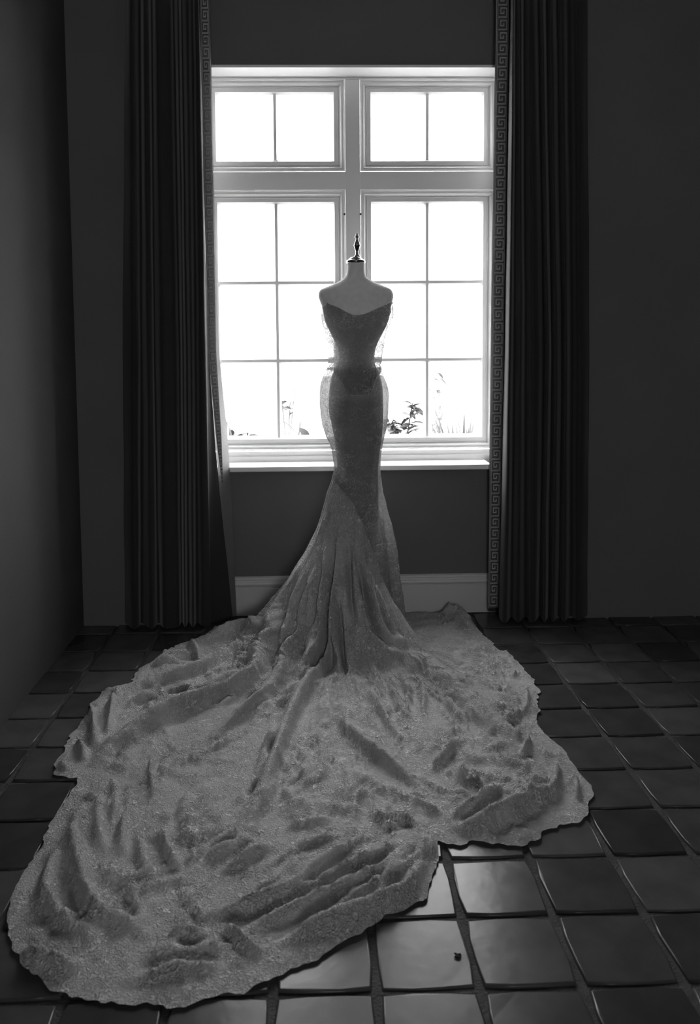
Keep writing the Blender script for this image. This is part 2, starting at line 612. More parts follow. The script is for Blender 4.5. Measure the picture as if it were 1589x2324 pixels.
p = floor_at(1038, 2171)
bm = bmesh.new()
pts = [(-.008, -.004), (-.003, .001), (-.006, .006), (0, .008), (.003, .004), (.009, .003), (.008, -.004), (.002, -.008)]
bot = [bm.verts.new((a, b, .0005)) for a, b in pts]
top = [bm.verts.new((a * .8, b * .8, .003 + .003 * ((i % 3) - 1) * .5)) for i, (a, b) in enumerate(pts)]
bm.faces.new(bot[::-1]); bm.faces.new(top)
for i in range(8):
    bm.faces.new((bot[i], bot[(i + 1) % 8], top[(i + 1) % 8], top[i]))
me = bpy.data.meshes.new('leaf_scrap'); bm.to_mesh(me); bm.free()
o = link('leaf_scrap', me, M_DEBRIS)
o.location = (p.x, p.y, .0015)
o['label'] = 'tiny dark crumpled leaf scrap on the pale shiny tile below the train'
o['category'] = 'debris'

# ------------------------------------------------------------------ curtains
YK = [0, 400, 800, 1000, 1100, 1420]        # photograph rows at which the pleat edges were read


def curtain_surface(cols, nrow=70, sub=10, ztop=3.03, zbot=.014):
    """cols: list of (x pixels at YK, depth top, depth bottom). Returns P[rows, cols, 3]"""
    n = len(cols)
    zs = np.linspace(zbot, ztop, nrow)
    X = np.zeros((nrow, n)); Yv = np.zeros((nrow, n))
    for k, (xs, y0, y1) in enumerate(cols):
        if len(xs) == 3:
            xs = [xs[0], xs[0] + (xs[1] - xs[0]) * .5, xs[1], xs[1] + (xs[2] - xs[1]) * .33, xs[1] + (xs[2] - xs[1]) * .5, xs[2]]
        pts = []
        for x, yy in zip(xs, YK):
            t = yy / 1420
            Yd = y0 + (y1 - y0) * t
            p = at(x, yy, Yd)
            pts.append((p.z, p.x, Yd))
        pts.sort()
        pz = [q[0] for q in pts]; pX = [q[1] for q in pts]; pY = [q[2] for q in pts]
        X[:, k] = np.interp(zs, pz, pX)
        Yv[:, k] = np.interp(zs, pz, pY)
    # round the pleats
    u = np.arange(n)
    uq = np.linspace(0, n - 1, (n - 1) * sub + 1)
    P = np.zeros((nrow, len(uq), 3))
    for r in range(nrow):
        P[r, :, 0] = smooth_interp(uq, u, X[r]) + .0012 * vnoise(uq * 1.3, np.full_like(uq, zs[r] * 4), 3)
        P[r, :, 1] = smooth_interp(uq, u, Yv[r]) + .004 * vnoise(uq * .9, np.full_like(uq, zs[r] * 2.2), 9)
        P[r, :, 2] = zs[r]
    return P


def key_band(parent, xl, xr, Yt, Yb, z0, z1, unit):
    """trim band (strip) with a raised Greek key; xl, xr: pixel columns at YK"""
    def edge(xs, z, t):
        pts = sorted((at(x, yy, Yt + (Yb - Yt) * yy / 1420).z, at(x, yy, Yt + (Yb - Yt) * yy / 1420).x) for x, yy in zip(xs, YK))
        return np.interp(z, [q[0] for q in pts], [q[1] for q in pts])

    def surf(u, z, off=0.0):
        a, b = edge(xl, z, 0), edge(xr, z, 0)
        Yd = Yb + (Yt - Yb) * (z / 2.9)
        return (a + (b - a) * u, Yd - off + .003 * math.sin(z * 9), z)
    n = 90
    P = np.array([[surf(u, z) for u in (0, .05, .5, .95, 1)] for z in np.linspace(z0, z1, n)])
    band = link('trim_band', grid_mesh('trim_band', P), M_BAND, parent)
    band['label'] = 'woven border band with a Greek key'
    V, Fc = [], []

    def seg(u0, v0, u1, v1, w):
        # thin raised strip, axis aligned in (u, z)
        if abs(u1 - u0) > 1e-6:
            c = [(min(u0, u1), v0 - w), (max(u0, u1), v0 - w), (max(u0, u1), v0 + w), (min(u0, u1), v0 + w)]
        else:
            wu = w / .072
            c = [(u0 - wu, min(v0, v1)), (u0 + wu, min(v0, v1)), (u0 + wu, max(v0, v1)), (u0 - wu, max(v0, v1))]
        k = len(V)
        for off in (.0005, .0025):
            for u, z in c:
                V.append(surf(u, z, off))
        Fc.extend([(k + 4, k + 5, k + 6, k + 7), (k, k + 1, k + 5, k + 4), (k + 1, k + 2, k + 6, k + 5), (k + 2, k + 3, k + 7, k + 6), (k + 3, k, k + 4, k + 7)])
    for u in (.06, .94):
        z = z0
        while z < z1:
            seg(u, z, u, min(z + .05, z1), .0011); z += .05
    z = z0 + unit * .2
    while z + unit < z1:
        # one key: two parallel lines spiralling to the middle
        for o in (0, .055):
            k = o * .072
            path = [(.16 + o, 0 + k), (.86 - o, 0 + k), (.86 - o, .80 * unit - k), (.34 + o, .80 * unit - k), (.34 + o, .32 * unit + k * .6), (.62 - o, .32 * unit + k * .6), (.62 - o, .55 * unit)]
            for (a, b), (c, d) in zip(path[:-1], path[1:]):
                seg(a, z + b, c, z + d, .0010)
        seg(.16, z, .16, z + unit, .0010)
        z += unit
    link('key_embroidery', mesh('key_embroidery', V, Fc), M_KEY, band)
    return band


B, FR = 3.735, 3.655
cur = thing('curtain', 'dark pleated curtain left of the window, pale lining flaring at its inner edge', 'curtain', group='floor-length curtains')
left = [([284, 278, 284], B + .01, B + .01), ([296, 300, 302], FR, FR), ([306, 312, 314], FR + .02, FR + .02), ([317, 322, 322], B, B),
        ([326, 335, 342], FR, FR - .005), ([336, 345, 352], FR + .012, FR + .02), ([344, 351, 361], B, B), ([354, 366, 372], FR, FR), ([372, 384, 392], FR + .005, FR),
        ([386, 398, 406], FR + .03, FR + .025), ([394, 408, 413], B, B), ([404, 416, 420], FR + .01, FR + .005), ([412, 424, 428], B, B), ([424, 434, 438], FR + .01, FR + .005), ([436, 444, 448], B - .02, B - .01),
        ([443, 454, 460], FR + .02, FR + .02), ([450, 458, 467, 470, 472, 477], 3.67, 3.68), ([452, 461, 470, 473, 475, 480], 3.72, 3.72), ([452, 461, 473, 488, 497, 530], 3.77, 3.77)]
cf = link('pleated_fabric', grid_mesh('pleated_fabric', curtain_surface(left)), M_CURT, cur)
lin = [([452, 461, 473, 488, 497, 526], 3.785, 3.785), ([466, 476, 487, 502, 512, 530], 3.80, 3.80), ([477, 485, 497, 518, 524, 538], 3.83, 3.825)]
lo = link('lining', grid_mesh('lining', curtain_surface(lin)), M_LINING, cur)
lo['label'] = 'pale translucent curtain lining'
key_band(cur, [454, 462, 473, 491, 504, 524], [474, 483, 491, 503, 507, 525], 3.775, 3.775, .66, 3.02, .054)

cur2 = thing('curtain', 'dark pleated curtain on the right of the window, Greek key band down its inner edge', 'curtain', group='floor-length curtains')
right = [([1126, 1114, 1108], 3.81, 3.82), ([1140, 1128, 1119], 3.80, 3.815), ([1158, 1144, 1131], 3.80, 3.815), ([1159, 1146, 1132], 3.75, 3.77), ([1160, 1148, 1135], 3.70, 3.70), ([1166, 1158, 1148], FR, FR), ([1171, 1168, 1160], B, B),
         ([1182, 1182, 1176], FR, FR), ([1190, 1193, 1193], B, B), ([1202, 1206, 1203], FR, FR), ([1212, 1222, 1215], FR + .01, FR + .01), ([1222, 1235, 1225], B, B),
         ([1232, 1244, 1235], FR, FR), ([1240, 1253, 1245], B, B), ([1252, 1263, 1256], FR, FR), ([1264, 1276, 1268], B, B), ([1276, 1286, 1280], FR + .01, FR), ([1290, 1297, 1294], B, B),
         ([1306, 1312, 1310], FR + .02, FR + .02), ([1318, 1326, 1320], FR + .035, FR + .035), ([1333, 1338, 1333], B + .01, B + .01)]
link('pleated_fabric', grid_mesh('pleated_fabric', curtain_surface(right)), M_CURT, cur2)


def six(a, b, c):
    return [a, a + (b - a) * .5, b, b + (c - b) * .33, b + (c - b) * .5, c]


key_band(cur2, six(1126, 1113.5, 1107.5), six(1156, 1143.5, 1131), 3.790, 3.803, .035, 3.02, .054)

# ------------------------------------------------------------------ dress form
AX, AY = 0.172, 3.495


def ringpts(tab, py):
    ys = [t[0] for t in tab]
    return smooth_interp(py, ys, [t[1] for t in tab]), smooth_interp(py, ys, [t[2] for t in tab])


form = thing('dress_form', 'pale linen dress form with a bare neck and turned metal finial, standing before the window', 'dress form', (AX, AY, 0))
FORM = [(596, 788, 828), (610, 788, 828), (622, 786, 829), (631, 780, 834), (640, 767, 849), (649, 746, 870), (656, 729, 886), (663, 724, 891), (672, 723, 893), (684, 726, 891),
        (700, 732, 887), (717, 735, 884), (737, 741, 878), (757, 751, 868), (777, 761, 858), (797, 768, 851), (826, 765, 851), (850, 754, 861), (880, 748, 868), (925, 748, 868), (955, 753, 867), (990, 760, 864), (1015, 770, 856)]
# half depth front / back by row
DF = [(596, .038, .038), (622, .040, .042), (640, .050, .058), (656, .062, .080), (672, .078, .092), (700, .098, .098), (725, .118, .095), (750, .114, .088), (780, .096, .080), (826, .086, .078), (880, .098, .098), (925, .100, .112), (1015, .085, .09), (1100, .078, .085), (1440, .078, .085)]


def body(tab, pys, nth, grow=0.0, power=2.25):
    th = np.linspace(-np.pi, np.pi, nth, endpoint=False)
    P = np.zeros((len(pys), nth, 3))
    for i, py in enumerate(pys):
        l, r = ringpts(tab, np.array([py])); l, r = l[0], r[0]
        pl, pr = at(l, py, AY), at(r, py, AY)
        hw = (pr.x - pl.x) / 2 + grow; cx = (pr.x + pl.x) / 2; z = (pl.z + pr.z) / 2
        df = np.interp(py, [d[0] for d in DF], [d[1] for d in DF]) + grow
        db = np.interp(py, [d[0] for d in DF], [d[2] for d in DF]) + grow
        cs, sn = np.cos(th), np.sin(th)
        e = 2 / power
        X = np.sign(sn) * np.abs(sn) ** e * hw
        dep = np.where(cs > 0, df, db)
        Yd = -np.sign(cs) * np.abs(cs) ** e * dep
        # shoulders are a flattened saddle, bust has two fronts
        if 690 < py < 800:
            k = math.exp(-((py - 735) / 32) ** 2)
            Yd -= k * .014 * np.where(cs > 0, np.exp(-((np.abs(X) - hw * .5) / (.035)) ** 2), 0)
        P[i, :, 0] = cx + X; P[i, :, 1] = AY + Yd; P[i, :, 2] = z
    return P


def to_local(P, o):
    Q = P.copy(); Q[..., 0] -= o.location.x; Q[..., 1] -= o.location.y; Q[..., 2] -= o.location.z
    return Q


pys = np.concatenate([np.linspace(596, 700, 40), np.linspace(703, 1015, 70)])
Pf = body(FORM, pys, 96)
tor = link('torso', grid_mesh('torso', to_local(Pf, form), True), M_FORM, form)
bm = bmesh.new(); bm.from_mesh(tor.data); bmesh.ops.holes_fill(bm, edges=bm.edges[:], sides=0); bm.to_mesh(tor.data); bm.free()
# seams: centre front and shoulder plates, thin raised piping laid on the torso


def tube(name, pts, r, M, parent, n=6):
    P = np.zeros((len(pts), n, 3))
    pts = [Vector(p) for p in pts]
    for i, p in enumerate(pts):
        t = (pts[min(i + 1, len(pts) - 1)] - pts[max(i - 1, 0)]).normalized()
        a = t.cross(Vector((0, 1, 0.01))).normalized(); b = t.cross(a)
        for k in range(n):
            q = p + (a * math.cos(2 * math.pi * k / n) + b * math.sin(2 * math.pi * k / n)) * r
            P[i, k] = q
    return link(name, grid_mesh(name, P, True), M, parent)


def on_surface(Pg, px, py):
    """front-most point of a ring grid seen at a pixel (search by projection)"""
    V = Pg.reshape(-1, 3)
    d = V - np.array(EYE)
    zc = d @ np.array(FWD)
    sx = CX + F * (d @ np.array(RIGHT)) / zc; sy = CY - F * (d @ np.array(UP)) / zc
    e = (sx - px) ** 2 + (sy - py) ** 2 + 4e3 * np.maximum(0, V[:, 1] - AY) * 50
    k = np.argsort(e)[:4]
    w = 1 / (e[k] + 1e-3)
    return Vector((V[k] * w[:, None]).sum(0) / w.sum())


off = Vector((AX, AY, 0))
tube('front_seam', [on_surface(Pf, 812 + (y - 600) * .03, y) + Vector((0, -.0004, 0)) - off for y in range(604, 722, 6)], .0009, M_FORM, form)
for a, b in (((729, 664), (758, 702)), ((889, 664), (868, 702))):
    tube('shoulder_seam', [on_surface(Pf, a[0] + (b[0] - a[0]) * t, a[1] + (b[1] - a[1]) * t) + Vector((0, -.0006, 0)) - off for t in np.linspace(0, 1, 12)], .0010, M_FORM, form)
tube('neck_seam', [on_surface(Pf, x, 636 + 4 * math.sin((x - 782) / 52 * math.pi)) + Vector((0, -.0004, 0)) - off for x in range(782, 836, 5)], .0008, M_FORM, form)
zz = lambda y: at(808, y, AY).z
K = AY / F          # metres per pixel at the form
lathe('neck_cap', [(20.6 * K, zz(598)), (21.3 * K, zz(595)), (21.3 * K, zz(592.5)), (19.5 * K, zz(591)), (18.5 * K, zz(590)), (15.5 * K, zz(589)), (15 * K, zz(587)), (12 * K, zz(585.5)), (11 * K, zz(584)), (6 * K, zz(583))], 40, M_CHROME, form, at(807.5, 590, AY).x - AX, 0)
fin = [(6.8, 584), (7, 582.5), (5.8, 580), (4.2, 578.5), (3.6, 575), (3.3, 571), (3.9, 568), (4.8, 565.5), (6.0, 561), (7.0, 558), (7.8, 557), (6.9, 556), (6.0, 552.5), (4.2, 548), (2.6, 544), (2.4, 541), (4.6, 539.5), (5.1, 537.5), (4.6, 536), (2.6, 534.5), (2.6, 530.5), (1.8, 530)]
lathe('finial', [(r * K, zz(y)) for r, y in fin], 28, M_CHROME, form, at(810.5, 560, AY).x - AX, 0)
lathe('pole', [(.016, .04), (.016, zz(1000))], 16, M_BLACK, form)
lathe('stand_base', [(.10, .008), (.10, .022), (.09, .03), (.03, .045)], 24, M_BLACK, form)

# ------------------------------------------------------------------ wedding gown
gown = thing('wedding_gown', 'pale corded lace mermaid wedding gown on the dress form, long train spread over the floor', 'dress', (AX, AY, 0))
GOWN = [(684, 733, 889), (700, 731, 890), (717, 729, 890), (737, 733, 886), (757, 740, 879), (777, 744, 873), (797, 747, 869), (812, 747, 866), (826, 746, 865), (838, 742, 866), (850, 736, 869), (876, 728.5, 878),
        (896, 727, 881), (925, 728, 882), (955, 733, 879), (985, 741, 873), (1006, 749, 869), (1030, 754, 866), (1052, 757, 865), (1097, 757, 866), (1113, 757, 868), (1151, 757, 876), (1189, 757, 887), (1227, 757, 895.5),
        (1264, 757, 901), (1302, 757, 904), (1340, 756, 909), (1400, 754, 917), (1446, 752, 925)]


def gown_rings(pys, nth, grow=0.0):
    th = np.linspace(-np.pi, np.pi, nth, endpoint=False)
    P = np.zeros((len(pys), nth, 3))
    for i, py in enumerate(pys):
        l, r = ringpts(GOWN, np.array([py])); l, r = l[0], r[0]
        pl, pr = at(l, py, AY), at(r, py, AY)
        z = (pl.z + pr.z) / 2
        base_cx = at((min(l, 757) if py < 1052 else 757) * .5 + .5 * (r if py < 1097 else 866), py, AY).x
        cs, sn = np.cos(th), np.sin(th)
        hl = base_cx - pl.x + grow; hr = pr.x - base_cx + grow
        f = [700, 735, 780, 826, 880, 925, 1006, 1052, 1113, 1200, 1300, 1446]
        df = np.interp(py, f, [.108, .134, .108, .094, .108, .110, .096, .090, .088, .088, .09, .09]) + grow
        db = np.interp(py, f, [.104, .100, .092, .090, .115, .125, .110, .100, .11, .15, .19, .24]) + grow
        e = 2 / 2.15
        X = np.sign(sn) * np.abs(sn) ** e * np.where(sn < 0, hl, hr)
        Yd = -np.sign(cs) * np.abs(cs) ** e * np.where(cs > 0, df, db)
        if py < 800:
            k = math.exp(-((py - 735) / 32) ** 2)
            Yd = Yd - k * .013 * np.where(cs > 0, np.exp(-((np.abs(X) - hl * .5) / .035) ** 2), 0)
        # lower flare swings to the back: the front stays a narrow column
        k = np.clip((py - 1090) / 160, 0, 1)
        if k > 0:
            front = np.where((sn > 0) & (cs > -.1), 1, 0)
            lim = (at(856 + 8 * math.sin(py * .02), py, AY).x - base_cx)
            ang = np.degrees(th)
            # a groove between the column and the panel behind it
            g = np.exp(-((ang - 62) / 13) ** 2) * k * .030
            X = X - g * .6; Yd = Yd + g
            Yd = Yd + k * .05 * np.where(sn > 0, np.clip(sn, 0, 1) ** 3, 0)
            wv = k * .012 * np.sin(np.radians(ang) * 9 + 1.0) * np.where(cs < .2, 1, .25)
            X = X + wv * sn; Yd = Yd - wv * cs
        P[i, :, 0] = base_cx + X; P[i, :, 1] = AY + Yd; P[i, :, 2] = z
    # soft wrinkles of loose lace at the flanks and hips
    ang = np.degrees(th)[None, :] * np.ones((len(pys), 1)); yy = np.array(pys, float)[:, None] * np.ones((1, nth))
    n1 = vnoise(ang / 14 + yy / 90, yy / 42 - ang / 40, 21) * .0032 + vnoise(ang / 6, yy / 16, 22) * .0014
    side = .35 + .65 * np.abs(np.sin(np.radians(ang)))
    # creases pulled diagonally from the left hip down to the right
    diag = np.exp(-(((yy - 1000) - 2.2 * (ang + 70)) / 22) ** 2) * np.clip((yy - 900) / 60, 0, 1) * np.clip((1200 - yy) / 100, 0, 1) * .007
    dsp = n1 * side + diag
    P[..., 0] += dsp * np.sin(np.radians(ang)); P[..., 1] -= dsp * np.cos(np.radians(ang))
    return P


NTH = 240
# bodice: runs from the neckline to the basque edge
NECK = [(735, 684), (747, 691), (769, 700), (787, 710), (799, 715), (809, 717.5), (828, 715), (848, 706), (868, 697), (888, 687)]
BASQ = [(745, 838), (758, 849), (767, 856), (779, 870), (787, 892), (800, 893.5), (820, 893.5), (837, 892), (848, 870), (856, 857), (866, 849), (874, 838)]
pyb = np.linspace(676, 900, 113)
Pb = gown_rings(pyb, NTH, .0025)
rows_px = np.zeros(NTH)
th = np.linspace(-np.pi, np.pi, NTH, endpoint=False)
frontX = Pb[60, :, 0]
proj_x = np.array([CX + F * (Vector(q) - EYE).dot(RIGHT) / (Vector(q) - EYE).dot(FWD) for q in Pb[12]])
top_y = np.where(np.cos(th) > -.02, np.interp(proj_x, [a for a, b in NECK], [b for a, b in NECK]), 0)
side_t = np.clip((-np.cos(th)) / .35, 0, 1)
top_y = np.where(np.cos(th) > -.02, top_y, 685 + 20 * side_t)
bot_x = np.array([CX + F * (Vector(q) - EYE).dot(RIGHT) / (Vector(q) - EYE).dot(FWD) for q in Pb[94]])
bot_y = np.where(np.cos(th) > .0, np.interp(bot_x, [a for a, b in BASQ], [b for a, b in BASQ]), 838)


def col_sample(P, pys, k, y):
    return np.array([np.interp(y, pys, P[:, k, c]) for c in range(3)]).T


nb = 90
Pbod = np.zeros((nb, NTH, 3))
for k in range(NTH):
    Pbod[:, k] = col_sample(Pb, pyb, k, np.linspace(top_y[k], bot_y[k], nb))
link('bodice', grid_mesh('bodice', to_local(Pbod, gown), True), M_LACE_SHEER, gown)


def bead_trim(name, pts, r, step):
    bm = bmesh.new()
    pts = [Vector(p) for p in pts]
    acc = 0
    for a, b in zip(pts[:-1], pts[1:]):
        d = (b - a).length
        while acc < d:
            q = a + (b - a) * (acc / d)
            bmesh.ops.create_icosphere(bm, subdivisions=1, radius=r, matrix=Matrix.Translation(q))
            acc += step
        acc -= d
    me = bpy.data.meshes.new(name); bm.to_mesh(me); bm.free()
    return link(name, me, M_BEAD, gown, kind='stuff', smooth=True)


sel = [k for k in range(NTH) if np.cos(th[k]) > -.1]
bead_trim('neckline_beading', [Vector(Pbod[0, k]) - off + Vector((0, -.001, 0)) for k in sel], .0019, .0041)
sel = [k for k in range(NTH) if np.cos(th[k]) > .1]
bead_trim('basque_beading', [Vector(Pbod[-1, k]) - off + Vector((0, -.0015, 0)) for k in sel], .0016, .0041)

pyk = np.concatenate([np.linspace(834, 1060, 110), np.linspace(1063, 1446, 130)])
Pk = gown_rings(pyk, NTH)
Pk[..., 2] = np.maximum(Pk[..., 2], .012)
link('skirt', grid_mesh('skirt', to_local(Pk, gown), True), M_LACE_SHEER, gown)

UND = [(905, 747.5, 868.5), (930, 747, 869), (960, 753, 868.5), (990, 759, 866), (1020, 763, 862), (1060, 766, 858), (1100, 766, 858), (1250, 766, 858), (1440, 766, 858)]
PU = body(UND, np.linspace(905, 1440, 70), 120, .0015)
PU[..., 2] = np.maximum(PU[..., 2], .012)
us = link('underskirt', grid_mesh('underskirt', to_local(PU, gown), True), M_UNDER, gown)
us['label'] = 'plain opaque lining skirt under the lace'

# ---- train: a sheet that leaves the column along a diagonal, falls in folds and lies on the floor
TT = [(-180, .30), (-150, .52), (-120, .70), (-90, .765), (-70, .75), (-45, .715), (-19, .665), (8, .57), (32, .475), (52, .415), (64, .38), (70, .33), (76, .12), (82, .03), (90, .02), (150, .02), (165, .08), (180, .30)]
RF = [(-180, .30), (-140, .36), (-110, .40), (-90, .41), (-45, .38), (0, .29), (40, .25), (62, .24), (72, .22), (80, .15), (180, .25)]
GQ = [0, .03, .07, .16, .32, .45, .63, .79, .92, 1.07, 1.25, 1.5]
GV = [1, .94, .88, .71, .52, .415, .255, .135, .066, .024, .006, 0]
R0 = .094


def prof_h(rho, deg):
    T = np.interp(deg, [a for a, b in TT], [b for a, b in TT])
    rf = np.interp(deg, [a for a, b in RF], [b for a, b in RF])
    q = np.clip((rho - R0) / rf, 0, 1.5)
    return T * smooth_interp(q, GQ, GV)


CXC = at(810, 1100, AY).x
CYC = AY + .005


def base_h(x, y):
    dx, dy = x - CXC, y - CYC
    return np.where(np.hypot(dx, dy) < R0, 9.0, prof_h(np.hypot(dx, dy), np.degrees(np.arctan2(dx, -dy))))


def drape_at(px, py):
    d = FWD + RIGHT * ((px - CX) / F) - UP * ((py - CY) / F)
    t = np.linspace(.8, 4.6, 1500)
    x, y, z = d.x * t, d.y * t, EYE.z + d.z * t
    h = np.where(z < 1.0, base_h(x, y), 0)
    hit = np.nonzero(z <= h)[0]
    k = hit[0] if len(hit) else -1
    return (x[k], y[k])


HEM = [(1010, 1390), (1045, 1397), (1075, 1412), (1090, 1436), (1108, 1452), (1130, 1474), (1162, 1490), (1185, 1512), (1204, 1536), (1217, 1560), (1222, 1590), (1220, 1618), (1216, 1642), (1240, 1668), (1270, 1692), (1300, 1732), (1322, 1762), (1336, 1778),
       (1346, 1798), (1338, 1826), (1330, 1848), (1312, 1866), (1278, 1872), (1240, 1890), (1188, 1914), (1140, 1910), (1090, 1914), (1030, 1918), (1004, 1916), (993, 1908), (998, 1932), (990, 1962), (978, 1998), (965, 2030), (925, 2062), (880, 2084), (820, 2112), (760, 2148), (690, 2186), (620, 2222),
       (560, 2252), (480, 2272), (400, 2290), (330, 2276), (240, 2278), (150, 2262), (90, 2230), (50, 2190), (22, 2140), (16, 2080), (34, 2020), (52, 1980), (84, 1940), (108, 1890), (134, 1840), (160, 1800), (178, 1768), (150, 1766), (124, 1752), (122, 1736), (140, 1708), (160, 1672), (178, 1650), (196, 1624), (206, 1600), (240, 1566), (300, 1548), (318, 1520), (352, 1500), (380, 1480), (420, 1456),
       (470, 1440), (500, 1418), (540, 1410), (600, 1404), (660, 1399)]
hp = np.array([[floor_at(x, y, .006).x - CXC, floor_at(x, y, .006).y - CYC] for x, y in HEM])
back = [(-.12, .33), (.0, .345), (.12, .345), (.25, .345), (.33, .345)]
hp = np.vstack([hp, np.array(back)])
ha = np.degrees(np.arctan2(hp[:, 0], -hp[:, 1])); hr = np.hypot(hp[:, 0], hp[:, 1])
# unroll the outline angle and resample it by length
NT, NR = 760, 230
nxt = np.vstack([hp, hp[:1]])
sl = np.concatenate([[0], np.cumsum(np.hypot(*(nxt[1:] - nxt[:-1]).T))])
sq = np.linspace(0, sl[-1], NT, endpoint=False)
hx = np.interp(sq, sl, nxt[:, 0]); hy = np.interp(sq, sl, nxt[:, 1])
for _ in range(2):
    hx = .5 * hx + .25 * (np.roll(hx, 1) + np.roll(hx, -1)); hy = .5 * hy + .25 * (np.roll(hy, 1) + np.roll(hy, -1))
# scalloped lace edge
nr = np.hypot(hx, hy)
sc = .003 * np.abs(np.sin(sq * math.pi / .05)) + .006 * vnoise(sq / .017, sq * 0, 4) + .008 * vnoise(sq / .045, sq * 0, 5) + .006 * vnoise(sq / .12, sq * 0, 6)
hx *= 1 + sc / nr; hy *= 1 + sc / nr
rim_r = np.hypot(hx, hy)
# angle of each spoke at its root: even turn, so the cone is well covered
rim_a = np.unwrap(np.arctan2(hx, -hy))
root_a = rim_a.copy()
v = np.linspace(0, 1, NR)
vv = np.where(v < .42, .5 * v / .42 * .42, 0)
SP = np.zeros((NR, NT, 2))
RC = .46
nc = 90
for j in range(NT):
    ux, uy = math.sin(root_a[j]), -math.cos(root_a[j])
    rr = rim_r[j]
    rc = min(RC, rr * .85)
    rad = np.concatenate([R0 - .012 + (rc - R0 + .012) * np.linspace(0, 1, nc) ** 1.25, rc + (rr - rc) * np.linspace(0, 1, NR - nc + 1)[1:]])
    SP[:, j, 0] = CXC + ux * rad; SP[:, j, 1] = CYC + uy * rad
X, Y = SP[..., 0], SP[..., 1]

